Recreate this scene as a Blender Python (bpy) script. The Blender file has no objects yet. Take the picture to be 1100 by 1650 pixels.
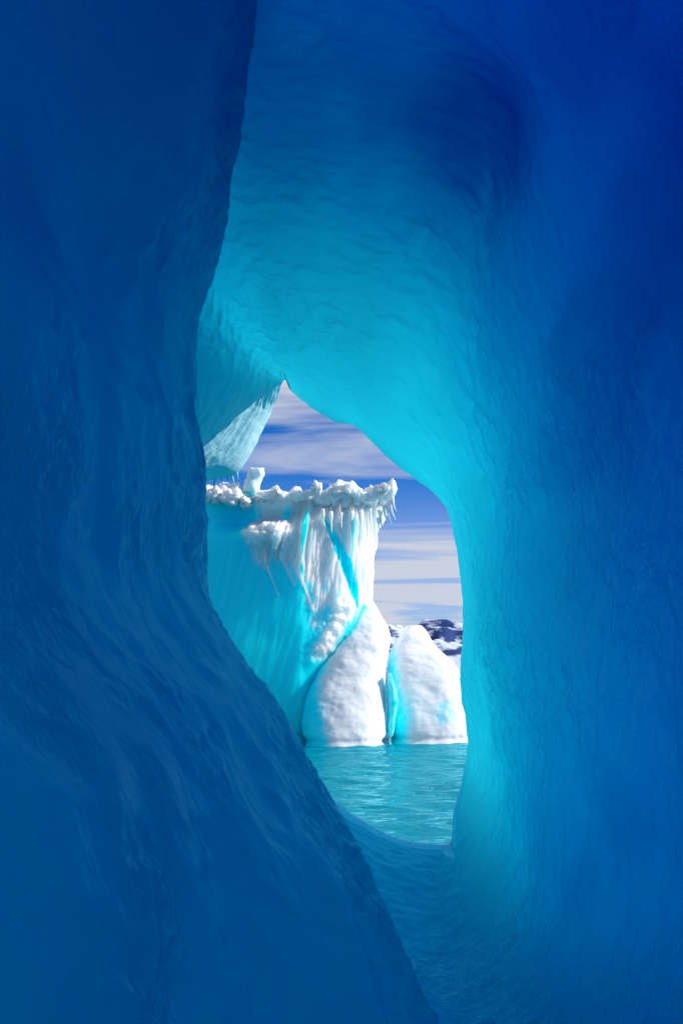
import bpy, math, random
import numpy as np
from mathutils import Vector

rng = np.random.RandomState(7)
random.seed(7)
R = math.radians
scene = bpy.context.scene
C = scene.collection

# ------------------------------------------------------------------ camera
CAM_H, PITCH, F = 1.8, R(9.4), 1604.0          # F: focal length in px of a 1100x1650 frame
cam = bpy.data.cameras.new('camera')
cam.sensor_fit = 'VERTICAL'
cam.sensor_height = 36.0
cam.lens = F / 1650.0 * 36.0
cam.clip_start = 0.05
cam.clip_end = 20000
cam_o = bpy.data.objects.new('camera', cam)
C.objects.link(cam_o)
cam_o.location = (0, 0, CAM_H)
cam_o.rotation_euler = (R(90) + PITCH, 0, 0)
scene.camera = cam_o

# ------------------------------------------------------------------ sky, sun, exposure
SUN_AZ_X, SUN_AZ_Y, SUN_EL = 0.998, 0.03, R(32)
SUN_STRENGTH, SKY_STRENGTH = 4.0, 0.14
world = bpy.data.worlds.new('World')
scene.world = world
world.use_nodes = True
wn, wl = world.node_tree.nodes, world.node_tree.links
wn.clear()
w_out = wn.new('ShaderNodeOutputWorld')
w_bg = wn.new('ShaderNodeBackground')
w_sky = wn.new('ShaderNodeTexSky')
w_sky.sky_type = 'NISHITA'
w_sky.sun_disc = False
w_sky.sun_elevation = SUN_EL
w_sky.sun_rotation = math.atan2(SUN_AZ_X, SUN_AZ_Y)
w_sky.air_density = 1.0
w_sky.dust_density = 0.0
w_sky.ozone_density = 4.0
w_sky.altitude = 2500
w_bg.inputs['Strength'].default_value = SKY_STRENGTH
# thin high cirrus: direction projected on a flat layer, stretched noise
w_tc = wn.new('ShaderNodeTexCoord')
w_sep = wn.new('ShaderNodeSeparateXYZ')
wl.new(w_tc.outputs['Generated'], w_sep.inputs[0])


def wmath(op, a, b=None):
    n = wn.new('ShaderNodeMath')
    n.operation = op
    for i, s in enumerate((a, b)):
        if s is None:
            continue
        if isinstance(s, (int, float)):
            n.inputs[i].default_value = s
        else:
            wl.new(s, n.inputs[i])
    return n.outputs[0]


zc = wmath('ADD', wmath('MAXIMUM', w_sep.outputs[2], 0.0), 0.10)
w_com = wn.new('ShaderNodeCombineXYZ')
wl.new(wmath('DIVIDE', w_sep.outputs[0], zc), w_com.inputs[0])
wl.new(wmath('DIVIDE', w_sep.outputs[1], zc), w_com.inputs[1])
w_map = wn.new('ShaderNodeMapping')
w_map.inputs['Rotation'].default_value = (0, 0, R(-42))
w_map.inputs['Scale'].default_value = (0.5, 1.5, 1.0)
w_map.inputs['Location'].default_value = (8.3, 1.6, 2.0)
wl.new(w_com.outputs[0], w_map.inputs[0])
w_n1 = wn.new('ShaderNodeTexNoise')
w_n1.inputs['Scale'].default_value = 0.85
w_n1.inputs['Detail'].default_value = 7.0
w_n1.inputs['Roughness'].default_value = 0.55
w_n1.inputs['Distortion'].default_value = 0.5
wl.new(w_map.outputs[0], w_n1.inputs['Vector'])
w_ramp = wn.new('ShaderNodeValToRGB')
w_ramp.color_ramp.elements[0].position = 0.43
w_ramp.color_ramp.elements[1].position = 0.55
wl.new(w_n1.outputs['Fac'], w_ramp.inputs[0])
w_mix = wn.new('ShaderNodeMix')
w_mix.data_type = 'RGBA'
w_up = wn.new('ShaderNodeMapRange')
w_up.inputs['From Max'].default_value = 0.02
wl.new(w_sep.outputs[2], w_up.inputs['Value'])
w_veil = wn.new('ShaderNodeMapRange')             # thin veil, thicker along the longer low paths
w_veil.interpolation_type = 'SMOOTHSTEP'
w_veil.inputs['From Min'].default_value = 0.215
w_veil.inputs['From Max'].default_value = 0.07
w_veil.inputs['To Max'].default_value = 0.55
wl.new(w_sep.outputs[2], w_veil.inputs['Value'])
cov = wmath('MINIMUM', wmath('ADD', wmath('MULTIPLY', w_ramp.outputs[0], 0.95), w_veil.outputs[0]), 0.95)
wl.new(wmath('MULTIPLY', cov, w_up.outputs[0]), w_mix.inputs['Factor'])
w_tint = wn.new('ShaderNodeMix')
w_tint.data_type = 'RGBA'
w_tint.blend_type = 'MULTIPLY'
w_tint.inputs['Factor'].default_value = 1.0
w_tint.inputs['B'].default_value = (0.045, 0.34, 0.66, 1)
wl.new(w_sky.outputs[0], w_tint.inputs['A'])
wl.new(w_tint.outputs['Result'], w_mix.inputs['A'])
w_mix.inputs['B'].default_value = (3.0, 3.2, 3.65, 1)
wl.new(w_mix.outputs['Result'], w_bg.inputs['Color'])
wl.new(w_bg.outputs[0], w_out.inputs[0])

sun = bpy.data.lights.new('sun', 'SUN')
sun.energy = SUN_STRENGTH
sun.angle = R(0.5)
sun.color = (1.0, 0.96, 0.9)
sun_o = bpy.data.objects.new('sun', sun)
C.objects.link(sun_o)
_d = Vector((SUN_AZ_X, SUN_AZ_Y, 0)).normalized() * math.cos(SUN_EL) + Vector((0, 0, math.sin(SUN_EL)))
sun_o.rotation_euler = _d.to_track_quat('Z', 'Y').to_euler()
sun_o.location = (8, 2, 12)

scene.view_settings.view_transform = 'Standard'
scene.view_settings.look = 'None'
scene.view_settings.exposure = 0.56
scene.view_settings.gamma = 1.0
scene.view_settings.use_curve_mapping = False
scene.cycles.use_denoising = True
scene.cycles.max_bounces = 10
scene.cycles.use_adaptive_sampling = True
scene.cycles.adaptive_threshold = 0.015
scene.cycles.diffuse_bounces = 7
scene.cycles.glossy_bounces = 4
scene.cycles.transmission_bounces = 8
scene.cycles.transparent_max_bounces = 8
scene.cycles.volume_bounces = 0
scene.cycles.caustics_reflective = False
scene.cycles.caustics_refractive = False
scene.cycles.sample_clamp_indirect = 6.0

# ------------------------------------------------------------------ helpers
CP, SP = math.cos(PITCH), math.sin(PITCH)


def P(u, v, Y):
    """A point seen at (u, v) of the 1100x1650 photograph, standing Y metres away."""
    a, b = (u - 550.0) / F, (825.0 - v) / F
    dy, dz = CP - b * SP, SP + b * CP
    t = Y / dy
    return np.array([a * t, Y, CAM_H + dz * t])


def UV_of(x, y, z):
    zz = z - CAM_H
    f = y * CP + zz * SP
    b = (-y * SP + zz * CP) / f
    return 550 + F * x / f, 825 - F * b


_perm = np.concatenate([rng.permutation(256)] * 3)
_grad = rng.normal(size=(256, 3))
_grad /= np.linalg.norm(_grad, axis=1)[:, None]


def noise3(p):
    p = np.asarray(p, float)
    i = np.floor(p).astype(int)
    f = p - i
    w = f * f * f * (f * (f * 6 - 15) + 10)
    i &= 255
    out = 0
    for dx in (0, 1):
        wx = w[..., 0] if dx else 1 - w[..., 0]
        for dy in (0, 1):
            wy = w[..., 1] if dy else 1 - w[..., 1]
            for dz in (0, 1):
                wz = w[..., 2] if dz else 1 - w[..., 2]
                h = _perm[_perm[_perm[(i[..., 0] + dx) & 255] + ((i[..., 1] + dy) & 255)] + ((i[..., 2] + dz) & 255)]
                g = _grad[h]
                d = g[..., 0] * (f[..., 0] - dx) + g[..., 1] * (f[..., 1] - dy) + g[..., 2] * (f[..., 2] - dz)
                out = out + wx * wy * wz * d
    return out * 1.5


def fbm(p, octaves=4, gain=0.5, lac=2.03):
    a, s, out = 1.0, 1.0, 0
    for k in range(octaves):
        out = out + a * noise3(np.asarray(p) * s + 17.3 * k)
        a *= gain
        s *= lac
    return out


def N3(a, b, c=0.0):
    a, b = np.broadcast_arrays(a, b)
    return np.stack([a, b, np.broadcast_to(c, a.shape)], -1)


def sstep(a, b, x):
    t = np.clip((x - a) / (b - a), 0, 1)
    return t * t * (3 - 2 * t)


def cr(xs, ys, x):
    """Smooth (monotone-ish cubic Hermite) interpolation of a table; ys may be vectors."""
    xs = np.asarray(xs, float)
    ys = np.asarray(ys, float)
    m = np.gradient(ys, xs, axis=0)
    x = np.clip(np.asarray(x, float), xs[0], xs[-1])
    k = np.clip(np.searchsorted(xs, x) - 1, 0, len(xs) - 2)
    h = xs[k + 1] - xs[k]
    t = (x - xs[k]) / h
    if ys.ndim > 1:
        t, h = t[:, None], h[:, None]
    return ((2 * t**3 - 3 * t**2 + 1) * ys[k] + (t**3 - 2 * t**2 + t) * h * m[k]
            + (-2 * t**3 + 3 * t**2) * ys[k + 1] + (t**3 - t**2) * h * m[k + 1])


def grid_normals(G, closed_i, closed_j):
    def diff(A, ax, closed):
        if closed:
            return np.roll(A, -1, ax) - np.roll(A, 1, ax)
        return np.gradient(A, axis=ax)
    n = np.cross(diff(G, 0, closed_i), diff(G, 1, closed_j))
    return n / (np.linalg.norm(n, axis=-1, keepdims=True) + 1e-12)


def grid_faces(n, m, closed_i, closed_j, flip=False):
    i = np.arange(n if closed_i else n - 1)
    j = np.arange(m if closed_j else m - 1)
    I, J = np.meshgrid(i, j, indexing='ij')
    I2, J2 = (I + 1) % n, (J + 1) % m
    q = np.stack([I * m + J, I2 * m + J, I2 * m + J2, I * m + J2], -1).reshape(-1, 4)
    return q[:, ::-1] if flip else q


def mesh_obj(name, verts, faces, mat, parent=None, uv=None, attrs=None, smooth=True):
    me = bpy.data.meshes.new(name)
    verts = np.asarray(verts, float).reshape(-1, 3)
    fl = [tuple(int(k) for k in f) for f in faces]
    me.from_pydata([tuple(v) for v in verts], [], fl)
    if uv is not None:
        uv = np.asarray(uv, float).reshape(-1, 2)
        lay = me.uv_layers.new(name='UVMap')
        li = np.empty(len(me.loops), dtype=np.int32)
        me.loops.foreach_get('vertex_index', li)
        lay.data.foreach_set('uv', uv[li].astype(np.float32).ravel())
    for k, val in (attrs or {}).items():
        at = me.attributes.new(k, 'FLOAT', 'POINT')
        at.data.foreach_set('value', np.asarray(val, np.float32).ravel())
    if smooth:
        me.polygons.foreach_set('use_smooth', [True] * len(me.polygons))
    me.validate()
    me.update()
    o = bpy.data.objects.new(name, me)
    C.objects.link(o)
    if mat:
        me.materials.append(mat)
    if parent:
        o.parent = parent
        o.matrix_parent_inverse = parent.matrix_world.inverted()
    return o


def outward(o):
    """Make face normals of a closed mesh point out."""
    import bmesh
    bm = bmesh.new()
    bm.from_mesh(o.data)
    bmesh.ops.recalc_face_normals(bm, faces=bm.faces)
    bm.to_mesh(o.data)
    bm.free()
    return o


def thing(name, loc, label, cat, group=None):
    o = bpy.data.objects.new(name, None)
    C.objects.link(o)
    o.location = loc
    o.empty_display_size = 0.3
    o['label'] = label
    o['category'] = cat
    if group:
        o['group'] = group
    bpy.context.view_layer.update()
    return o


# ------------------------------------------------------------------ materials
class NT:
    def __init__(self, name):
        self.m = bpy.data.materials.new(name)
        self.m.use_nodes = True
        self.n, self.l = self.m.node_tree.nodes, self.m.node_tree.links
        self.n.clear()
        self.out = self.n.new('ShaderNodeOutputMaterial')

    def node(self, kind, **kw):
        n = self.n.new(kind)
        for k, v in kw.items():
            setattr(n, k, v)
        return n

    def put(self, sock, v):
        if hasattr(v, 'is_linked') or hasattr(v, 'links'):
            self.l.new(v, sock)
        else:
            sock.default_value = v

    def math(self, op, a, b=0.0, clamp=False):
        n = self.node('ShaderNodeMath', operation=op, use_clamp=clamp)
        self.put(n.inputs[0], a)
        self.put(n.inputs[1], b)
        return n.outputs[0]

    def mixc(self, f, a, b):
        n = self.node('ShaderNodeMix', data_type='RGBA')
        self.put(n.inputs['Factor'], f)
        self.put(n.inputs['A'], a)
        self.put(n.inputs['B'], b)
        return n.outputs['Result']

    def mixs(self, f, a, b):
        n = self.node('ShaderNodeMixShader')
        self.put(n.inputs[0], f)
        self.l.new(a, n.inputs[1])
        self.l.new(b, n.inputs[2])
        return n.outputs[0]

    def noise(self, vec, scale, detail=4, rough=0.5, dist=0.0):
        n = self.node('ShaderNodeTexNoise')
        self.l.new(vec, n.inputs['Vector'])
        n.inputs['Scale'].default_value = scale
        n.inputs['Detail'].default_value = detail
        n.inputs['Roughness'].default_value = rough
        n.inputs['Distortion'].default_value = dist
        return n.outputs['Fac']

    def mapping(self, vec, scale, rot=(0, 0, 0)):
        n = self.node('ShaderNodeMapping')
        self.l.new(vec, n.inputs[0])
        n.inputs['Scale'].default_value = scale
        n.inputs['Rotation'].default_value = rot
        return n.outputs[0]

    def ramp(self, f, p0, p1):
        n = self.node('ShaderNodeMapRange', interpolation_type='SMOOTHSTEP')
        self.put(n.inputs['Value'], f)
        n.inputs['From Min'].default_value = p0
        n.inputs['From Max'].default_value = p1
        return n.outputs[0]

    def bump(self, h, strength, dist, normal=None):
        n = self.node('ShaderNodeBump')
        self.l.new(h, n.inputs['Height'])
        n.inputs['Strength'].default_value = strength
        n.inputs['Distance'].default_value = dist
        if normal is not None:
            self.l.new(normal, n.inputs['Normal'])
        return n.outputs[0]


def cave_ice(name, bump=0.55, fine=0.45, green=0.66, sheen=0.35):
    """Clear blue ice: diffusely translucent skin, light is lost to red and green on its way through."""
    t = NT(name)
    uv = t.node('ShaderNodeUVMap', uv_map='UVMap').outputs[0]
    tc = t.node('ShaderNodeTexCoord').outputs['Object']
    frost = t.node('ShaderNodeAttribute', attribute_name='frost').outputs['Fac']
    bubble = t.node('ShaderNodeAttribute', attribute_name='bubble').outputs['Fac']      # cloudy ice full of air bubbles
    dense_shade = t.node('ShaderNodeAttribute', attribute_name='dense_shade').outputs['Fac']        # deep blue ice patches, plus painted shade in the alcoves and wall top
    # fine crinkles on top of the modelled scallops
    n2 = t.noise(tc, 9.0, 2, 0.55, 0.6)
    n3 = t.noise(tc, 30.0, 2, 0.6)
    crk = t.node('ShaderNodeAttribute', attribute_name='crinkle').outputs['Fac']
    crest = t.math('MULTIPLY', t.math('ABSOLUTE', t.math('SUBTRACT', n2, 0.5)), crk)
    h = t.math('SUBTRACT', t.math('MULTIPLY', n3, 0.16), t.math('MULTIPLY', crest, fine * 2.2))
    nor = t.bump(h, bump, 0.05)
    tr = t.node('ShaderNodeBsdfTranslucent')
    t.put(tr.inputs['Color'], t.mixc(dense_shade, (0.16, 0.90, 0.94, 1), (0.01, 0.27, 0.58, 1)))
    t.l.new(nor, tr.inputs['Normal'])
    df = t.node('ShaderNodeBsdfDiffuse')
    t.put(df.inputs['Color'], t.mixc(frost, t.mixc(dense_shade, (0.002, green, 0.90, 1), (0.001, 0.17, 0.45, 1)), (0.62, 0.90, 0.93, 1)))
    t.l.new(nor, df.inputs['Normal'])
    s = t.mixs(t.math('ADD', t.math('ADD', 0.28, t.math('MULTIPLY', frost, 0.40)), t.math('MULTIPLY', bubble, 0.6), True), tr.outputs[0], df.outputs[0])
    gl = t.node('ShaderNodeBsdfGlossy')
    gl.inputs['Roughness'].default_value = 0.13
    t.l.new(nor, gl.inputs['Normal'])
    gl.inputs['Color'].default_value = (0.10, 0.7, 1.0, 1)
    fr = t.node('ShaderNodeFresnel')
    fr.inputs['IOR'].default_value = 1.31
    t.l.new(nor, fr.inputs['Normal'])
    s = t.mixs(t.math('MULTIPLY', fr.outputs[0], sheen), s, gl.outputs[0])
    t.l.new(s, t.out.inputs['Surface'])
    va = t.node('ShaderNodeVolumeAbsorption')
    va.inputs['Color'].default_value = (0.0, 0.838, 0.956, 1)
    va.inputs['Density'].default_value = 4.0
    t.l.new(va.outputs[0], t.out.inputs['Volume'])
    return t.m


def berg_ice(name, rough_scale=3.0, mott=0.7, sss=0.35, rad=(0.15, 0.8, 1.0), sc=1.6, ice=(0.001, 0.78, 0.94, 1), snow=(0.75, 0.77, 0.79, 1)):
    t = NT(name)
    tc = t.node('ShaderNodeTexCoord').outputs['Object']
    sa = t.node('ShaderNodeAttribute', attribute_name='snow').outputs['Fac']
    n1 = t.noise(tc, rough_scale, 5, 0.6)
    n2 = t.noise(tc, rough_scale * 6, 4, 0.6)
    f = t.ramp(t.math('ADD', sa, t.math('MULTIPLY', t.math('SUBTRACT', n1, 0.5), mott)), 0.25, 0.75)
    ic = t.mixc(t.ramp(t.noise(tc, 0.5, 3), 0.35, 0.7), ice, (0.006, 0.86, 0.95, 1))
    b = t.node('ShaderNodeBsdfPrincipled')
    t.put(b.inputs['Base Color'], t.mixc(f, ic, snow))
    t.put(b.inputs['Roughness'], t.math('ADD', 0.32, t.math('MULTIPLY', f, 0.5)))
    b.inputs['IOR'].default_value = 1.31
    b.inputs['Specular IOR Level'].default_value = 0.25
    h = t.math('ADD', t.math('MULTIPLY', n1, 0.6), t.math('MULTIPLY', n2, 0.3))
    h = t.math('MULTIPLY', h, t.math('ADD', 0.12, t.math('MULTIPLY', f, 0.88)))
    b.inputs['Subsurface Weight'].default_value = sss
    b.inputs['Subsurface Radius'].default_value = rad
    b.inputs['Subsurface Scale'].default_value = sc
    nor = t.bump(h, 0.17, 0.12)
    t.l.new(nor, b.inputs['Normal'])
    t.l.new(b.outputs[0], t.out.inputs['Surface'])
    return t.m


def water_mat():
    t = NT('sea_water')
    tc = t.node('ShaderNodeTexCoord').outputs['Object']
    n1 = t.noise(t.mapping(tc, (1.0, 2.4, 1)), 1.5, 4, 0.55, 0.4)
    n2 = t.noise(t.mapping(tc, (1.0, 1.8, 1), (0, 0, 0.3)), 6.0, 3, 0.5, 0.2)
    h = t.math('ADD', n1, t.math('MULTIPLY', n2, 0.25))
    nor = t.bump(h, 0.55, 0.12)
    df = t.node('ShaderNodeBsdfDiffuse')
    df.inputs['Color'].default_value = (0.0, 0.23, 0.315, 1)
    t.l.new(nor, df.inputs['Normal'])
    gl = t.node('ShaderNodeBsdfGlossy')
    gl.inputs['Roughness'].default_value = 0.045
    gl.inputs['Color'].default_value = (0.26, 0.84, 0.92, 1)
    t.l.new(nor, gl.inputs['Normal'])
    fr = t.node('ShaderNodeFresnel')
    fr.inputs['IOR'].default_value = 1.33
    t.l.new(nor, fr.inputs['Normal'])
    t.l.new(t.mixs(fr.outputs[0], df.outputs[0], gl.outputs[0]), t.out.inputs['Surface'])
    return t.m


def hazy_rock_mat():
    t = NT('hazy_mountain_rock')
    tc = t.node('ShaderNodeTexCoord').outputs['Object']
    geo = t.node('ShaderNodeNewGeometry')
    sep = t.node('ShaderNodeSeparateXYZ')
    t.l.new(geo.outputs['Normal'], sep.inputs[0])
    n = t.noise(t.mapping(tc, (1, 1, 2.2)), 0.022, 6, 0.62)
    f = t.ramp(t.math('ADD', t.math('MULTIPLY', sep.outputs[2], 0.55), t.math('MULTIPLY', n, 0.9)), 0.90, 1.0)
    b = t.node('ShaderNodeBsdfPrincipled')
    t.put(b.inputs['Base Color'], t.mixc(f, (0.003, 0.033, 0.17, 1), (0.60, 0.68, 0.80, 1)))  # distance haze put into the navy rock and bluish snow
    b.inputs['Roughness'].default_value = 0.9
    t.l.new(b.outputs[0], t.out.inputs['Surface'])
    return t.m


M_CAVE = cave_ice('cave_blue_ice', 0.6, 0.6, 0.66, 0.5)
M_WALL = cave_ice('cloudy_blue_ice', 0.34, 0.9, 0.95, 0.32)
M_BERG = berg_ice('iceberg_ice_and_snow', 3.0, 0.4, 0.8, (0.45, 0.8, 1.0), 1.5)
M_SNOW = berg_ice('crusted_snow', 5.0, 0.6, 0.5, (0.7, 0.85, 1.0), 0.6)
M_WATER = water_mat()
M_HAZY_ROCK = hazy_rock_mat()

# ------------------------------------------------------------------ sea
rows = np.concatenate([np.linspace(9.0, 40, 420), np.geomspace(40.5, 12000, 60)])
ang = np.concatenate([np.linspace(-1.35, -0.36, 16)[:-1], np.linspace(-0.36, 0.36, 230), np.linspace(0.36, 1.35, 16)[1:]])
Yg, Ag = np.meshgrid(rows, np.tan(ang), indexing='ij')
Xg = (Yg + 0.0) * Ag
amp = 0.055 * (1 - sstep(35, 60, Yg))
Zg = amp * (fbm(N3(Xg * 0.45, Yg * 1.1, 2.0), 4, 0.55) + 0.5 * noise3(N3(Xg * 1.2 + 4, Yg * 2.6 + 0.5 * Xg, 8.0)))
Gs = np.stack([Xg, Yg, Zg], -1)
sv, sf = Gs.reshape(-1, 3), grid_faces(*Gs.shape[:2], False, False, True)
xe = 9.0 * math.tan(1.35)
FAR = 12000.0
nv = len(sv)
# the sea goes on round both flanks of the cave berg and behind it
sv = np.vstack([sv, [(-FAR, -FAR, 0), (-4.6, -FAR, 0), (4.6, -FAR, 0), (FAR, -FAR, 0), (-4.6, -7.5, 0), (4.6, -7.5, 0), (-4.6, 9, 0), (4.6, 9, 0),
                     (-FAR * 4.4, 9, 0), (FAR * 4.4, 9, 0), (-FAR * 4.4, -FAR, 0), (FAR * 4.4, -FAR, 0), (-FAR * 4.4, FAR, 0), (FAR * 4.4, FAR, 0)]])
sf = [tuple(f) for f in sf] + [(nv + 1, nv + 2, nv + 5, nv + 4), (nv + 10, nv + 1, nv + 4, nv + 6, nv + 8), (nv + 2, nv + 11, nv + 9, nv + 7, nv + 5)]
sea = mesh_obj('sea_water', sv, sf, M_WATER)
sea['kind'] = 'structure'

# ------------------------------------------------------------------ far mountains
def mountain(name, u, v, Y, wid, dep, seed):
    top = P(u, v, Y)
    n, m = 110, 60
    xs = np.linspace(-wid, wid, n)
    ys = np.linspace(-dep, dep, m)
    X, Yy = np.meshgrid(xs, ys, indexing='ij')
    r = np.sqrt((X / wid) ** 2 + (Yy / dep) ** 2)
    ridge = 1 - np.abs(fbm(N3(X / wid * 2.2 + seed, Yy / dep * 1.6, seed), 5, 0.55))
    Z = top[2] * np.clip(1.02 - r, 0, 1) ** 0.9 * (0.45 + 0.62 * ridge)
    Z = Z / Z.max() * top[2] - 4.0 * (r > 0.98)
    k = np.argmax(Z)
    X = X - X.ravel()[k] + top[0]
    G = np.stack([X, Yy + Y, Z], -1)
    o = mesh_obj(name, G, grid_faces(n, m, False, False, True), M_HAZY_ROCK)
    o['kind'] = 'structure'
    return o


mountain('mountain', 690, 997, 1500.0, 330, 260, 3.3)
mountain('mountain', 641, 1006, 1750.0, 160, 200, 9.1)
mountain('mountain', 760, 1020, 2300.0, 420, 260, 5.7)

# ------------------------------------------------------------------ the ice tunnel
RIM = [(457, 609), (474, 634), (496, 654), (525, 671), (568, 684), (600, 714), (640, 751), (690, 785), (717, 815), (734, 880),
       (742, 930), (746, 985), (742, 1060), (744, 1130), (752, 1190), (748, 1240), (736, 1285), (722, 1362),
       (650, 1353), (590, 1328), (520, 1275), (400, 1210), (290, 1060), (255, 900), (285, 800),
       (345, 771), (378, 764), (398, 742), (418, 706), (438, 664), (449, 632)]
Y_RIM = 9.5
NJ = 520
# the left jamb reaches further out to sea than the right one
def rim_y(u, v):
    return Y_RIM + 1.1 * float(sstep(480, 435, u)) * float(sstep(1050, 850, v))


rp = np.array([P(u, v, rim_y(u, v)) for u, v in RIM])[:, [0, 2, 1]]
rp2 = np.vstack([rp[-3:], rp, rp[:3]])
seg = np.linalg.norm(np.diff(rp2, axis=0), axis=1)
acc = np.concatenate([[0], np.cumsum(seg)])
acc -= acc[3]
per = acc[3 + len(RIM)]
sj = np.linspace(0, per, NJ, endpoint=False)
# half linear, half smooth: keeps the sharp apex
rimxz = 0.5 * np.stack([np.interp(sj, acc, rp2[:, k]) for k in (0, 1, 2)], -1) + 0.5 * cr(acc, rp2, sj)
rimY = rimxz[:, 2]
rimxz = rimxz[:, :2]
rimxz += 0.018 * np.stack([fbm(N3(sj * 3.0, 0 * sj, 1.0), 3), fbm(N3(sj * 3.0, 0 * sj, 5.0), 3)], -1)
hc = np.array([0.15, 2.2])                       # middle of the opening
th = np.unwrap(np.arctan2(rimxz[:, 1] - hc[1], rimxz[:, 0] - hc[0]))
lin = -2 * math.pi * np.arange(NJ) / NJ
k_ = np.exp(-0.5 * (np.arange(-60, 61) / 16.0) ** 2)
k_ /= k_.sum()
dev = th - lin
dev = np.convolve(np.concatenate([dev[-60:], dev, dev[:60]]), k_, 'valid')
th = dev + lin                                    # smooth, always turning one way

#        Y     xL     xR    zB     zT    blend
SEC = [(9.50, -2.2, 1.25, 0.10, 4.90, 0.00),
       (9.30, -2.2, 1.25, 0.10, 4.95, 0.10),
       (8.90, -2.2, 1.26, -0.2, 5.15, 0.32),
       (8.00, -2.3, 1.33, -0.35, 5.60, 0.72),
       (7.00, -2.4, 1.40, -0.35, 6.00, 0.94),
       (6.00, -2.5, 1.52, -0.35, 6.30, 1.00),
       (4.00, -2.5, 1.76, -0.35, 6.40, 1.00),
       (2.00, -2.4, 1.98, -0.3, 6.10, 1.00),
       (0.00, -2.4, 2.25, -0.3, 5.80, 1.00),
       (-0.8, -2.5, 2.35, -0.2, 5.70, 1.00),
       (-1.6, -2.6, 2.45, -0.2, 5.60, 1.00)]
SEC = np.array(SEC)
sidx = np.arange(len(SEC), dtype=float)
NI = 430
# rows: dense where the photograph looks (Y from 9.5 to 3)
q = np.concatenate([np.linspace(0, 6.3, NI - 40, endpoint=False), np.linspace(6.3, 10, 40)])
sec = cr(sidx, SEC, q)
Ys, xL, xR, zB, zT, bl = sec.T
bl = np.clip(bl, 0, 1)


def section(th, xL, xR, zB, zT):
    """Egg-shaped cross-section: steep right wall, rounded vault, narrow trough."""
    cx, cz = 0.5 * (xL + xR), 0.5 * (zB + zT) - 0.3
    c, s = np.cos(th), np.sin(th)
    ex = 2.5 + 2.2 * sstep(-0.2, -0.6, s) * sstep(-0.1, 0.3, c)
    rx = np.where(c > 0, xR - cx, cx - xL)
    zf = zB + 0.9 * sstep(0.5, -0.15, c)               # the floor climbs to the left, under the side wall
    rz = np.where(s > 0, zT - cz, cz - zf)
    rr = (np.abs(c / rx) ** ex + np.abs(s / rz) ** ex) ** (-1 / ex)
    return cx + rr * c, cz + rr * s


SX, SZ = section(th[None, :], xL[:, None], xR[:, None], zB[:, None], zT[:, None])
kk = np.exp(-0.5 * (np.arange(-40, 41) / 16.0) ** 2)
kk /= kk.sum()
rsm = np.stack([np.convolve(np.concatenate([rimxz[-40:, k], rimxz[:, k], rimxz[:40, k]]), kk, 'valid') for k in (0, 1)], -1)
sm = sstep(0.0, 2.2, q)[:, None] * sstep(-0.1, 0.4, np.sin(th))[None, :]
IX = (rimxz[None, :, 0] * (1 - sm) + rsm[None, :, 0] * sm) * (1 - bl[:, None]) + SX * bl[:, None]
IZ = (rimxz[None, :, 1] * (1 - sm) + rsm[None, :, 1] * sm) * (1 - bl[:, None]) + SZ * bl[:, None]
IY = Ys[:, None] + (rimY[None, :] - Y_RIM) * np.clip(1 - bl[:, None], 0, 1) ** 1.0
G = np.stack([IX, IY, IZ], -1)
nrm = grid_normals(G, False, True)
# point into the tunnel
cen = np.array([hc[0], 0, hc[1]])
if np.mean(np.sum(nrm * (np.stack([0 * IX + hc[0], IY, 0 * IZ + hc[1]], -1) - G), -1)) < 0:
    nrm = -nrm
arc = np.cumsum(np.concatenate([np.zeros((NI, 1)), np.linalg.norm(np.diff(G, axis=1), axis=-1)], 1), 1)
lon = np.cumsum(np.concatenate([np.zeros((1, NJ)), np.linalg.norm(np.diff(G, axis=0), axis=-1)], 0), 0)
U_, V_ = UV_of(G[..., 0], np.maximum(G[..., 1], 1.0), G[..., 2])
cosA, sinA = np.cos(th)[None, :], np.sin(th)[None, :]
fade = sstep(0.0, 1.2, lon)
# relief: large swells, then scallops that run round the tunnel
big = fbm(np.stack([G[..., 0] * 0.55, G[..., 1] * 0.45, G[..., 2] * 0.55], -1) + 3.0, 3)
scal = 1 - np.abs(fbm(np.stack([cosA * 5.0 + 0 * lon, sinA * 5.0 + 0 * lon, lon * 3.4], -1), 3, 0.5))
fine = fbm(np.stack([cosA * 20 + 0 * lon, sinA * 20 + 0 * lon, lon * 10.0], -1), 3, 0.55)
warp = 0.5 * fbm(np.stack([G[..., 0] * 1.1, G[..., 1] * 1.1, G[..., 2] * 1.1], -1) + 40.0, 2)
cups = np.abs(fbm(G * np.array([4.2, 3.4, 4.2]) + warp[..., None], 3, 0.5))
cup_m = 0.25 + 0.75 * sstep(-0.2, 0.45, fbm(np.stack([G[..., 0] * 0.8, G[..., 1] * 0.6, G[..., 2] * 0.8], -1) + 60.0, 2))
D = fade * (0.11 * big + 0.015 * (scal - 0.75) - 0.060 * cups * cup_m) + 0.016 * fine * (0.4 + 0.6 * fade)
# alcove melted into the vault, up on the right, and a second one at the far right
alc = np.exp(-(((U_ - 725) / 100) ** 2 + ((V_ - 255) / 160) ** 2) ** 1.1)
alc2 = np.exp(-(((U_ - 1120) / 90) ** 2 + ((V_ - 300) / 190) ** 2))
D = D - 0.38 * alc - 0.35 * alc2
ribs = 1 - np.abs(noise3(np.stack([lon * 9.0 + 1.2 * np.sin(arc * 1.7), arc * 1.1, 0 * lon + 3.0], -1)) * 2)
D = D + 0.03 * (ribs - 0.6) * sstep(470, 430, U_) * sstep(520, 640, V_) * sstep(860, 780, V_) * sstep(0.02, 0.2, lon)
G = G + nrm * D[..., None]
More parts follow.
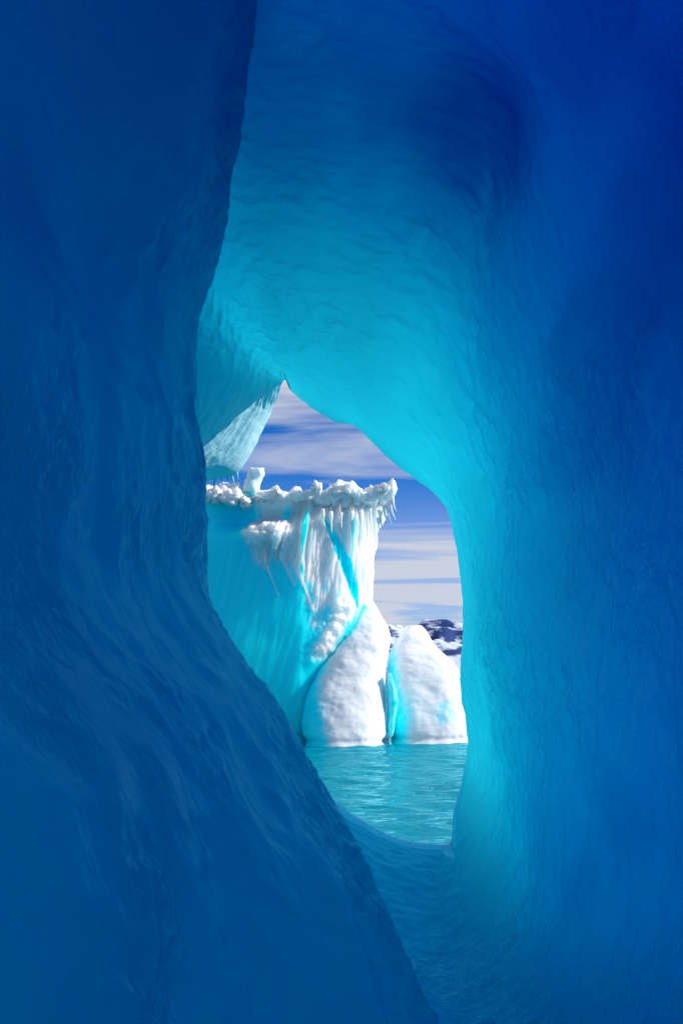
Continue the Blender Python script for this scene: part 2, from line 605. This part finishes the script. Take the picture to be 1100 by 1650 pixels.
# the opening is the narrowest place of the passage (except behind the side wall): widen any ring that would pinch it
ru, rv = UV_of(G[0, :, 0], G[0, :, 1], G[0, :, 2])
rph, rrh = np.arctan2(rv - 1040, ru - 610), np.hypot(ru - 610, rv - 1040)
so = np.argsort(rph)
phx = np.concatenate([rph[so] - 2 * math.pi, rph[so], rph[so] + 2 * math.pi])
rhx = np.concatenate([rrh[so]] * 3)
gu, gv = UV_of(G[..., 0], np.maximum(G[..., 1], 0.5), G[..., 2])
gph, grh = np.arctan2(gv - 1040, gu - 610), np.hypot(gu - 610, gv - 1040)
need = np.interp(gph, phx, rhx) + 26 * np.minimum(lon, 3.0) + 2 * sstep(0, 0.1, lon)
fac = np.where((IY > 5.0) & (grh < need) & (lon > 0), need / np.maximum(grh, 1), 1.0)
fac = np.clip(fac, 1.0, 1.5)
fac[:, :] = np.where(gph[...] > 0, 1 + (fac - 1) * sstep(440, 520, gu), fac)
au, av = 610 + (gu - 610) * fac, 1040 + (gv - 1040) * fac
wid = P(au, av, IY)
G = np.where((fac > 1.0)[..., None], np.stack([wid[0], IY, wid[2]], -1), G)

# outer skin: thin lip at the opening, thick further in
thick = cr(sidx, np.array([0.06, 0.10, 0.18, 0.52, 1.25, 2.2, 3.2, 3.2, 2.8, 2.4, 2.0]), q)[:, None]
thick = thick * (1 + 0.35 * fbm(np.stack([cosA * 1.3 + 0 * lon, sinA * 1.3 + 0 * lon, lon * 0.35 + 5], -1), 2))
upness = np.clip(sinA, 0, 1)
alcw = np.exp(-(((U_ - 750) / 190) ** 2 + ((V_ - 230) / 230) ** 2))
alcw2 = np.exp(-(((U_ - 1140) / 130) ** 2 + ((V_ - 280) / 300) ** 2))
thick = thick * (1 - 0.05 * sstep(-0.2, -0.7, sinA) * sstep(0, 0.3, cosA))
thick = thick * (1 + 0.5 * upness * sstep(0.8, 3.0, lon)) + 1.2 * alcw + 1.6 * alc + 2.2 * alcw2
O = G - nrm * thick[..., None]
O[:, :, 1] = IY + np.linspace(0.12, 0, NI)[:, None] * 1.0
osel = np.unique(np.concatenate([np.arange(0, NI, 5), [NI - 1]]))
Oc = O[osel][::-1]                                # outer skin from the back to the lip
lip = []
for k in (0.33, 0.66):
    Lp = G[0] * k + O[0] * (1 - k)
    Lp[:, 1] += 0.10 * math.sin(math.pi * k)
    lip.append(Lp)
FULL = np.concatenate([Oc, np.array(lip), G], 0)
uvI = np.stack([arc, lon], -1)
frost_in = np.zeros((NI, NJ))
jamb = sstep(462, 430, U_) * sstep(270, 300, U_) * sstep(500, 660, V_) * sstep(860, 800, V_) * sstep(2.8, 0.6, lon)  # frost, drawn up the jamb to lighten its shaded upper part too
frost_in += 0.9 * jamb
frost_in += 0.35 * sstep(0.25, 0.0, lon)
uv_full = np.concatenate([uvI[osel][::-1], np.repeat(uvI[:1], 2, 0), uvI], 0)
fr_full = np.concatenate([0 * frost_in[osel] + 0.0, np.repeat(frost_in[:1], 2, 0), frost_in], 0)

floorness = sstep(-0.70, -0.95, sinA) + 0 * lon
bub = 1.0 * floorness
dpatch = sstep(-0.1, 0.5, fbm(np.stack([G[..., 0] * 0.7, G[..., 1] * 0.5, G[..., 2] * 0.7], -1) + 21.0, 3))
bright_streak = np.exp(-((U_ - np.interp(V_, [150, 300, 390], [715, 728, 738])) / 9) ** 2) * sstep(150, 230, V_) * sstep(400, 375, V_)  # brighter streak inside the alcove, painted in the colour only
den_shade = np.clip(1.15 * alc - 0.25 * bright_streak + 0.05 * alcw + 0.8 * alcw2 + 0.35 * dpatch * sstep(1.5, 3.5, lon), 0, 1) * (1 - 0.7 * floorness)  # shade of both alcoves put into the colour, over random deep blue patches


def wrap(a):
    return np.concatenate([a[osel][::-1] * 0, np.repeat(a[:1], 2, 0), a], 0)


bub_full, den_shade_full = wrap(bub), wrap(den_shade)
cave = thing('ice_cave', (0, 2, 0), 'deep blue ice tunnel whose walls and vault frame the opening to the sea', 'ice cave')
tun = mesh_obj('tunnel_wall', FULL, grid_faces(FULL.shape[0], NJ, True, True), M_CAVE, cave, uv_full, {'frost': fr_full, 'bubble': bub_full, 'dense_shade': den_shade_full, 'crinkle': wrap(cup_m ** 1.5)})
outward(tun)

# ---- the dark wall leaning in on the left: horizontal slices, bulging towards the middle
#       u     v     Y
SIL = [(440, -190, 5.6), (428, -90, 5.6), (415, 0, 5.7), (400, 120, 5.8), (382, 250, 5.9), (362, 380, 6.0), (332, 470, 6.0), (317, 550, 6.0), (320, 640, 6.0),
       (331, 740, 6.0), (335, 850, 6.0), (343, 960, 6.0), (375, 1030, 6.0), (425, 1095, 6.0), (475, 1175, 6.0), (520, 1255, 5.9),
       (560, 1325, 5.7), (600, 1400, 5.4), (645, 1510, 5.0), (705, 1640, 4.6), (790, 1790, 4.2)]
sp = np.array([P(u, v, Y) for u, v, Y in SIL])
sa = np.concatenate([[0], np.cumsum(np.linalg.norm(np.diff(sp, axis=0), axis=1))])
NA = 460
aa = np.linspace(0, sa[-1], NA)
S = cr(sa, sp, aa)
S[:, 0] += 0.02 * fbm(N3(aa * 1.6, 0 * aa, 3.0), 4)
low = sstep(1.6, 0.3, S[:, 2])
# profile offsets from the silhouette point (dx, dY), from the back side round the edge and towards the camera
PR = np.array([(-2.6, 1.9), (-1.5, 1.7), (-0.75, 1.30), (-0.30, 0.80), (-0.07, 0.35), (0.0, 0.0), (-0.035, -0.45), (-0.10, -1.1), (-0.19, -2.0),
               (-0.30, -3.0), (-0.46, -4.2), (-0.75, -5.8), (-0.90, -6.8), (-1.0, -7.5)])
pl = np.concatenate([[0], np.cumsum(np.linalg.norm(np.diff(PR, axis=0), axis=1))])
NB = 460
bb = np.concatenate([np.linspace(0, pl[3], 24, endpoint=False), np.linspace(pl[3], pl[10], NB - 54, endpoint=False), np.linspace(pl[10], pl[-1], 30)])
prof = cr(pl, PR, bb)
W = np.zeros((NA, NB, 3))
W[..., 0] = S[:, 0:1] + prof[None, :, 0] * (1 + 0.9 * low[:, None] * sstep(-0.3, -3.0, prof[None, :, 1]))
W[..., 1] = S[:, 1:2] + prof[None, :, 1]
W[..., 2] = S[:, 2:3] + 0 * prof[None, :, 0]
wn_ = grid_normals(W, False, False)
if wn_[NA // 2, 200, 0] < 0:
    wn_ = -wn_
A2, B2 = np.meshgrid(aa, bb, indexing='ij')
edge = np.exp(-((B2 - pl[5]) / 0.5) ** 2)
sl = 0.22 * A2
rel = 0.10 * fbm(N3(A2 * 0.45, B2 * 0.6 + 2, 4.0), 3) * (1 - edge)
wp = 0.55 * fbm(N3(A2 * 0.9, B2 * 0.9, 44.0), 2)
m1 = 0.12 + 0.88 * np.clip(0.9 * edge + sstep(0.0, 0.55, fbm(N3(A2 * 0.8, B2 * 1.1, 31.0), 3)), 0, 1)
rel -= 0.040 * (0.35 + 0.65 * m1) * np.abs(fbm(W * np.array([4.0, 2.6, 3.6]) + wp[..., None], 2, 0.45))
rel -= 0.020 * m1 * np.abs(fbm(W * np.array([11.0, 6.5, 9.0]) + 2 * wp[..., None] + 9.0, 2, 0.5))
W = W + wn_ * rel[..., None]
# back of the wall: straight down its far side
NBK = 8
back = np.zeros((NA, NBK, 3))
for k in range(NBK):
    f = (k + 1) / (NBK + 1)
    back[:, k] = W[:, -1] * (1 - f) + W[:, 0] * f
    back[:, k, 0] = np.minimum(back[:, k, 0], 9) - 0.9 * math.sin(math.pi * f)
Wf = np.concatenate([W, back], 1)
uvW = np.stack([A2, B2], -1)
uvWf = np.concatenate([uvW, np.repeat(uvW[:, -1:], NBK, 1)], 1)
dw = sstep(-0.15, 0.45, fbm(N3(A2 * 0.55, B2 * 0.5, 12.0), 3)) * 0.22 + 0.55 * sstep(4.6, 0.5, A2)  # random blue patches, and shade painted in towards the unlit top
den_shade_w = np.clip(np.concatenate([dw, np.zeros((NA, NBK))], 1), 0, 1)
faces = [tuple(f) for f in grid_faces(NA, NB + NBK, False, True)]
nb = NB + NBK
faces.append(tuple(range(nb)))
faces.append(tuple(range((NA - 1) * nb, NA * nb))[::-1])
lw = mesh_obj('side_wall', Wf, faces, M_WALL, cave, uvWf, {'frost': np.zeros(NA * nb), 'bubble': np.full(NA * nb, 0.95), 'dense_shade': den_shade_w, 'crinkle': np.concatenate([m1 ** 1.5, np.zeros((NA, NBK))], 1)})
lw['label'] = 'darker rippled ice wall leaning in from the left'
outward(lw)


# ---- icicles at the left corner of the opening
def icicle(name, tip_from, length, r, bend, mat, parent, attr='frost', val=0.9, seed=0):
    n, m = 10, 8
    vs = []
    rr = random.Random(seed)
    for i in range(n):
        f = i / (n - 1)
        rad = r * (1 - f) ** 0.8 * (1 + 0.18 * math.sin(9 * f + seed)) + 0.0005
        cx = tip_from[0] + bend * f * f
        for k in range(m):
            a = 2 * math.pi * k / m
            vs.append((cx + rad * math.cos(a), tip_from[1] + rad * math.sin(a), tip_from[2] - length * f))
    fs = [tuple(f) for f in grid_faces(n, m, False, True)]
    fs += [tuple(range(m)), tuple(range((n - 1) * m, n * m))[::-1]]
    return outward(mesh_obj(name, vs, fs, mat, parent, [(0.3 * v[0], v[2]) for v in vs], {attr: [val] * len(vs)}))


for k, (u, v, L, r, b) in enumerate([(347, 762, 0.17, 0.030, -0.02), (356, 762, 0.10, 0.018, 0.01), (366, 760, 0.12, 0.020, 0.02),
                                     (373, 757, 0.20, 0.026, 0.05), (381, 752, 0.15, 0.018, 0.03), (389, 744, 0.08, 0.014, 0.02)]):
    icicle('icicle', P(u, v, rim_y(u, v) + 0.04), L, r, b, M_CAVE, cave, seed=k)

# ------------------------------------------------------------------ icebergs
Y_B = 28.0


def px_rows(rows_px, Y):
    """Outline table: (v, u_left, u_right) -> arrays z, xl, xr at distance Y (z ascending)."""
    a = []
    for v, ul, ur in rows_px:
        a.append((P(ul, v, Y)[2], P(ul, v, Y)[0], P(ur, v, Y)[0]))
    a.sort()
    return np.array(a)


def mound(name, rows_px, Y, front, back, mat, parent, nz=110, nt=150, rough=0.10, rscale=1.6, ex=2.3, snow=0.9, snow_fn=None, seed=0.0, lean=0.0):
    """Solid ice mound: rows of superellipse slices that follow an outline, with rough relief."""
    T = px_rows(rows_px, Y)
    zz = np.linspace(T[0, 0], T[-1, 0], nz)
    xl, xr = np.interp(zz, T[:, 0], T[:, 1]), np.interp(zz, T[:, 0], T[:, 2])
    k = np.ones(5) / 5
    pad = lambda a: np.convolve(np.concatenate([[a[0]] * 2, a, [a[-1]] * 2]), k, 'valid')
    xl, xr = pad(xl), pad(xr)
    notch = 0.10 * np.exp(-((zz - 0.10) / 0.10) ** 2)        # wave-cut notch at the waterline
    xl, xr = xl + notch, xr - notch
    t = np.linspace(0, 2 * math.pi, nt, endpoint=False)
    c, s = np.cos(t), np.sin(t)
    px = np.sign(c) * np.abs(c) ** (2 / ex)
    py = np.sign(s) * np.abs(s) ** (2 / ex)
    cx, hw = 0.5 * (xl + xr), 0.5 * (xr - xl)
    wrel = np.clip(hw / hw.max(), 0.05, 1) ** 0.7
    g = np.zeros((nz, nt, 3))
    g[..., 0] = cx[:, None] + hw[:, None] * px[None]
    g[..., 1] = Y + np.where(py < 0, front, back)[None] * py[None] * wrel[:, None] + lean * (zz - zz[0])[:, None]
    g[..., 2] = zz[:, None]
    n = grid_normals(g, False, True)
    if n[nz // 2, 0, 0] < 0:
        n = -n
    d = rough * fbm(g * rscale + seed, 5, 0.55)
    dd = n * d[..., None]
    dd[..., 0] *= 0.55
    g = g + dd
    g = np.concatenate([g, np.mean(g[-1:], 1, keepdims=True) * 0.5 + g[-1:] * 0.5], 0)
    nzz = g.shape[0]
    u, v = UV_of(g[..., 0], g[..., 1], g[..., 2])
    sn = np.full((nzz, nt), snow) if snow_fn is None else snow_fn(u, v, g)
    fs = [tuple(f) for f in grid_faces(nzz, nt, False, True)]
    fs += [tuple(range(nt)), tuple(range((nzz - 1) * nt, nzz * nt))[::-1]]
    o = mesh_obj(name, g, fs, mat, parent, None, {'snow': sn})
    return outward(o)


berg = thing('iceberg', (P(480, 1195, Y_B)[0], Y_B + 2, 0), 'tall flat-topped cyan iceberg with white fluted side, framed by the opening', 'iceberg')

# body: front face with flutes, groove and ledge recess, overhanging right edge
ER = [(760, 640), (778, 637), (792, 633), (805, 628), (822, 618), (842, 610), (870, 606), (920, 605), (965, 603), (1060, 600), (1195, 596), (1240, 592)]
T = px_rows([(v, 100, u) for v, u in ER], Y_B)
z_lo, z_hi = -0.9, P(500, 792, Y_B)[2]
NZ, NF = 300, 420
zz = np.linspace(z_lo, z_hi, NZ)
xr = np.interp(zz, T[:, 0], T[:, 2])
x0 = -7.5
tf = 1 - (1 - np.linspace(0, 1, NF)) ** 1.15
X = x0 + (xr[:, None] - x0) * tf[None]
Z = np.repeat(zz[:, None], NF, 1)
U, V = UV_of(X, np.full_like(X, Y_B), Z)
base = 0.06 * fbm(N3(X * 0.35, Z * 0.35, 1.0), 3) + 0.03 * fbm(N3(X * 2.5, Z * 2.0, 4.0), 3) * sstep(430, 520, U)
# flutes fan out downwards to the left from the top right
fx = U - 560 + (V - 790) * 0.18 * np.clip((575 - U) / 120, 0, 1.4)
fl = fbm(N3(fx / 13.0, V / 150.0, 2.0), 3, 0.55)
flm = sstep(455, 520, U) * sstep(1010, 930, V + 40 * fbm(N3(U / 40, V / 40, 3.0), 2)) + sstep(385, 430, U) * sstep(940, 880, V) * sstep(520, 500, U)
flm = np.clip(flm, 0, 1)
rel = base - 0.20 * flm * (np.abs(fl) * 2 - 0.3)
# leaf-shaped groove
gx = 522 + (V - 832) * 0.40 + 6 * np.sin((V - 832) / 40)
gw = 10 * np.sin(np.clip((V - 826) / 150, 0, 1) * math.pi) ** 0.7 + 0.01
groove = np.exp(-((U - gx) / gw) ** 4) * (V > 826) * (V < 976)
rel += 0.16 * groove
# recess under the snow cap at left, big smooth belly below
rec = np.exp(-((U - 425) / 70) ** 4) * np.exp(-((V - 828 - (U - 425) * -0.16) / 20) ** 2)
rel += 0.9 * rec
rel += -0.15 * np.exp(-((U - 420) / 130) ** 2) * np.exp(-((V - 1090) / 130) ** 2)
# ledge of wind-packed snow
led = np.exp(-(((U - 426) / 37) ** 2 + ((V - 856) / 23) ** 2) ** 1.3)
rel += -0.75 * led * (0.85 + 0.7 * fbm(N3(U / 17, V / 14, 9.0), 4, 0.55))
rel += 0.14 * np.exp(-((Z - 0.10) / 0.12) ** 2)
# faint melt runnels down the clear face
run = fbm(N3((U + 0.25 * (V - 900)) / 11.0, V / 110.0, 14.0), 3, 0.5)
rel += 0.02 * run * sstep(860, 900, V) * sstep(520, 480, U)
# rough spur running down from the groove to the buttress
spur = np.exp(-((U - (545 - (V - 1000) * 0.55)) / 22) ** 2) * sstep(945, 975, V) * sstep(1085, 1040, V)
rel += -0.35 * spur * (0.7 + 0.6 * fbm(N3(U / 14, V / 14, 6.0), 3))
dgro = np.exp(-((U - (528 - (V - 1060) * 0.62)) / 12) ** 2) * sstep(1010, 1040, V) * sstep(1150, 1110, V)
rel += 0.12 * dgro
Yf = Y_B + rel + 0.05 * X + 0.42 * np.clip(X - P(485, 900, Y_B)[0], 0, 9) + 1.3 * np.clip((X - (xr[:, None] - 1.1)) / 1.1, 0, 1) ** 3
snow = 0.06 + 0.05 * fbm(N3(X, Z, 2.0), 2)
snow = snow + flm * np.clip(0.52 + 1.1 * (0.35 - np.abs(fl)) + 0.12 + 0.40 * sstep(575, 605, U) + 0.25 * sstep(860, 800, V) + 0.35 * sstep(485, 510, U) * sstep(832, 806, V), 0, 1)
snow = snow + 1.0 * led - 0.85 * groove - 0.35 * rec + 0.75 * spur
streak = 0
for (u0, v0, u1, v1, w) in [(418, 880, 450, 962, 2.8), (447, 885, 476, 945, 3.0), (470, 890, 505, 985, 3.4)]:
    f = np.clip((V - v0) / (v1 - v0), 0, 1)
    streak = np.maximum(streak, np.exp(-((U - (u0 + (u1 - u0) * f)) / (w * (1 - 0.5 * f))) ** 2) * (V > v0) * (V < v1))
snow = snow + 0.55 * streak + 0.12 * sstep(0.15, 0.55, run) * sstep(870, 900, V) * sstep(1120, 950, V)
Yf = Yf - 0.04 * streak
front = np.stack([X, Yf, Z], -1)
NSd = 30
side = np.zeros((NZ, NSd, 3))
fs_ = (np.arange(NSd) + 1) / NSd
side[..., 0] = xr[:, None] - 0.6 * fs_[None] ** 2 + 0.12 * fbm(N3(zz[:, None] * 0.9 + 0 * fs_[None], fs_[None] * 6 + 0 * zz[:, None], 8.0), 4)
side[..., 1] = front[:, -1, 1:2] + 6.0 * fs_[None]
side[..., 2] = zz[:, None]
bk = np.zeros((NZ, 3, 3))
for k, (xx, yy) in enumerate([(-1, Y_B + 8), (-5, Y_B + 8), (-8.2, Y_B + 5)]):
    bk[:, k] = np.stack([0 * zz + xx, 0 * zz + yy, zz], -1)
B = np.concatenate([front, side, bk], 1)
nb = B.shape[1]
sn = np.concatenate([snow, np.full((NZ, NSd), 0.8), np.full((NZ, 3), 0.6)], 1)
mid = np.array([-3.0, Y_B + 3.5])
capr = []
for k in (0.8, 0.5, 0.15):
    r_ = B[-1].copy()
    r_[:, :2] = mid + (r_[:, :2] - mid) * k
    r_[:, 2] += 0.10 * (1 - k) + 0.25 * fbm(N3(r_[:, 0] * 0.7, r_[:, 1] * 0.7, 3.0), 3)
    capr.append(r_)
B = np.concatenate([B, np.array(capr)], 0)
sn = np.concatenate([sn, np.ones((3, nb))], 0)
fs2 = [tuple(f) for f in grid_faces(B.shape[0], nb, False, True)]
fs2 += [tuple(range(nb)), tuple(range((B.shape[0] - 1) * nb, B.shape[0] * nb))[::-1]]
outward(mesh_obj('body', B, fs2, M_BERG, berg, None, {'snow': sn}))

# white buttress in front of its right foot
BUT = [(956, 596, 606), (966, 587, 613), (985, 572, 622), (1005, 558, 632), (1022, 545, 636), (1040, 532, 632), (1062, 519, 626), (1085, 507, 624),
       (1110, 496, 623), (1140, 487, 623), (1165, 484, 622), (1195, 488, 622), (1235, 492, 622)]


def but_snow_shade(u, v, g):
    edge = np.interp(v, [950, 1060, 1110, 1195], [572, 545, 530, 545])
    return np.clip(sstep(edge - 52, edge + 18, u), 0.05, 1.0) * 0.95  # cyan ice at the left also carries its shading in colour


buttress = mound('buttress', BUT, Y_B - 0.9, 1.0, 1.8, M_SNOW, berg, 170, 220, 0.05, 1.3, 2.4, snow_fn=but_snow_shade, seed=2.0, lean=0.6)
buttress['label'] = 'white snowy buttress at the right foot'


def lump(name, u, v, rx, rz, Y, ry, parent, mat=M_SNOW, seed=0, rough=0.22, snow=1.0):
    """Rounded crusted lump, not a sphere: noise-dented and flattened below."""
    n, m = 14, 20
    c = P(u, v, Y)
    k = Y / F
    vs = []
    th_ = np.linspace(0.02, math.pi - 0.02, n)
    ph_ = np.linspace(0, 2 * math.pi, m, endpoint=False)
    T_, P_ = np.meshgrid(th_, ph_, indexing='ij')
    d = np.stack([np.sin(T_) * np.cos(P_), np.sin(T_) * np.sin(P_), np.cos(T_)], -1)
    d = np.sign(d) * np.abs(d) ** 0.8
    r = 1 + rough * 2.0 * fbm(d * 1.5 + seed * 3.7, 3, 0.6)
    g = d * r[..., None] * np.array([rx * k, ry, rz * k])
    g[..., 2] = np.where(g[..., 2] < 0, g[..., 2] * 0.8, g[..., 2])
    g = g + c
    fs = [tuple(f) for f in grid_faces(n, m, False, True)]
    fs += [tuple(range(m)), tuple(range((n - 1) * m, n * m))[::-1]]
    return outward(mesh_obj(name, g, fs, mat, parent, None, {'snow': np.full(n * m, snow)}))


# crust of snow lumps along the top edge
TOP = [(322, 800), (332, 786), (342, 782), (352, 786), (363, 779), (374, 783), (386, 782), (394, 797), (404, 805), (414, 802), (425, 804), (436, 798),
       (441, 789), (449, 788), (455, 797), (466, 797), (474, 790), (483, 790), (491, 797), (501, 792), (506, 781), (514, 781), (519, 793), (526, 792), (532, 783),
       (545, 778), (556, 781), (566, 779), (575, 785), (586, 790), (596, 784), (606, 787), (616, 781), (625, 778), (631, 771), (636, 774), (640, 788)]
NU, NR = 420, 44
uu = np.linspace(322, 640, NU)
vt = np.interp(uu, [a for a, b in TOP], [b for a, b in TOP]) + 2.0 * fbm(N3(uu / 6.0, 0 * uu, 3.0), 3)
vb = np.interp(uu, [322, 395, 410, 495, 515, 560, 600, 628, 640], [828, 822, 813, 813, 824, 826, 820, 806, 790])
vb = vb + 3.5 * fbm(N3(uu / 11.0, 0 * uu, 7.0), 3)
yc = Y_B + 0.55 + 0.40 * np.clip((uu - 485) / 57.3, 0, 9)
tc_ = np.linspace(0, 2 * math.pi, NR, endpoint=False)
cap = np.zeros((NU, NR, 3))
dep = 0.75 * sstep(0, 10, uu - 322) * sstep(0, 10, 640 - uu) + 0.05
for k in range(NU):
    top_, bot_ = P(uu[k], vt[k], yc[k]), P(uu[k], vb[k], yc[k])
    zc_, hz = 0.5 * (top_[2] + bot_[2]), 0.5 * (top_[2] - bot_[2])
    cap[k, :, 0] = top_[0]
    cap[k, :, 1] = yc[k] - dep[k] * np.sign(np.cos(tc_)) * np.abs(np.cos(tc_)) ** 0.8
    cap[k, :, 2] = zc_ + hz * np.sign(np.sin(tc_)) * np.abs(np.sin(tc_)) ** 0.8
cn = grid_normals(cap, False, True)
if cn[NU // 2, NR // 4, 2] < 0:
    cn = -cn
cap = cap + cn * (0.13 * fbm(cap * 2.2 + 5.0, 4, 0.55) - 0.10 * np.abs(fbm(cap * 3.1 + 11.0, 2)))[..., None] * np.array([0.3, 1.0, 0.6])
cf = [tuple(f) for f in grid_faces(NU, NR, False, True)] + [tuple(range(NR)), tuple(range((NU - 1) * NR, NU * NR))[::-1]]
capo = outward(mesh_obj('snow_cap', cap, cf, M_SNOW, berg, None, {'snow': np.full(NU * NR, 1.0)}))
capo['label'] = 'thick uneven crust of white snow along the top edge'
for k, (u, v, rx, rz) in enumerate([(347, 803, 13, 15), (372, 806, 16, 12), (396, 812, 9, 9), (446, 796, 7, 8), (511, 788, 7, 9), (550, 792, 17, 11), (615, 790, 12, 10)]):
    lump('snow_lump', u, v, rx, rz, Y_B + 0.05 + 0.4 * max(0.0, (u - 485) / 57.3), 0.5, berg, seed=k, rough=0.3)
# leaning block of ice on the crest
kn = mound('ice_knob', [(757, 402, 424), (762, 400, 426), (768, 399, 424), (778, 396, 419), (790, 391, 415), (806, 384, 412)], Y_B + 0.4, 0.5, 0.5, M_SNOW, berg, 26, 36, 0.12, 3.0, 3.0, 0.62)
# icicles under the overhanging right edge
for k, (u, v, L, r, b) in enumerate([(612, 822, 0.55, 0.07, 0.05), (618, 814, 0.50, 0.06, 0.10), (623, 812, 0.62, 0.06, 0.16), (628, 806, 0.60, 0.06, 0.18), (632, 800, 0.45, 0.05, 0.12),
                                     (609, 834, 0.45, 0.05, 0.03)]):
    icicle('icicle', P(u, v, Y_B + 0.35), L, r, b, M_SNOW, berg, 'snow', 0.7, seed=k + 20)

# and under the snow crust and the ledge
for k, (u, v, L, r) in enumerate([(404, 868, 0.35, 0.05), (413, 874, 0.5, 0.05), (427, 878, 0.62, 0.06), (441, 876, 0.45, 0.05), (452, 872, 0.35, 0.04),
                                  (520, 820, 0.5, 0.06), (533, 824, 0.65, 0.06), (549, 826, 0.5, 0.05), (566, 824, 0.7, 0.06), (581, 822, 0.5, 0.05), (596, 820, 0.6, 0.06)]):
    icicle('icicle', P(u, v, Y_B - 0.25 + 0.40 * max(0.0, (u - 485) / 57.3)), L, r, 0.03, M_SNOW, berg, 'snow', 0.75, seed=k + 50)

# ---- the low block to the right
block = thing('iceberg', (P(690, 1190, 29)[0], 29.4, 0), 'low white snow-covered ice block with cyan shaded left flank, right of the tall iceberg', 'iceberg')
BLK = [(1003, 663, 688), (1010, 656, 695), (1020, 650, 702), (1035, 641, 708), (1050, 634, 722), (1064, 630, 735), (1078, 628, 746), (1100, 627, 756), (1150, 626, 764), (1192, 624, 768), (1230, 622, 770)]


def blk_snow_shade(u, v, g):
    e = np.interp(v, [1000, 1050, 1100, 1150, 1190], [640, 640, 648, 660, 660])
    a = 0.22 + 0.78 * sstep(e - 22, e + 18, u)  # cyan shade of the left flank painted as thinner snow
    hollow_shade = np.exp(-(((u - 715) / 24) ** 2 + ((v - 1150) / 30) ** 2) ** 1.5) + 0.5 * np.exp(-(((u - 676) / 9) ** 2 + ((v - 1150) / 22) ** 2))  # shaded spots low on the front, in the colour without relief
    return np.clip(a * 0.95 - 0.42 * hollow_shade, 0.02, 1)


mound('body', BLK, 28.6, 1.3, 2.4, M_SNOW, block, 170, 220, 0.055, 1.1, 2.5, snow_fn=blk_snow_shade, seed=11.0, lean=0.6)
mound('slab', [(1085, 627, 630), (1105, 625, 637), (1130, 624, 640), (1155, 625, 637), (1192, 624, 632), (1220, 624, 630)], 27.9, 0.35, 0.5, M_SNOW, block, 40, 40, 0.08, 2.0, 2.2, 0.35, seed=5.0)
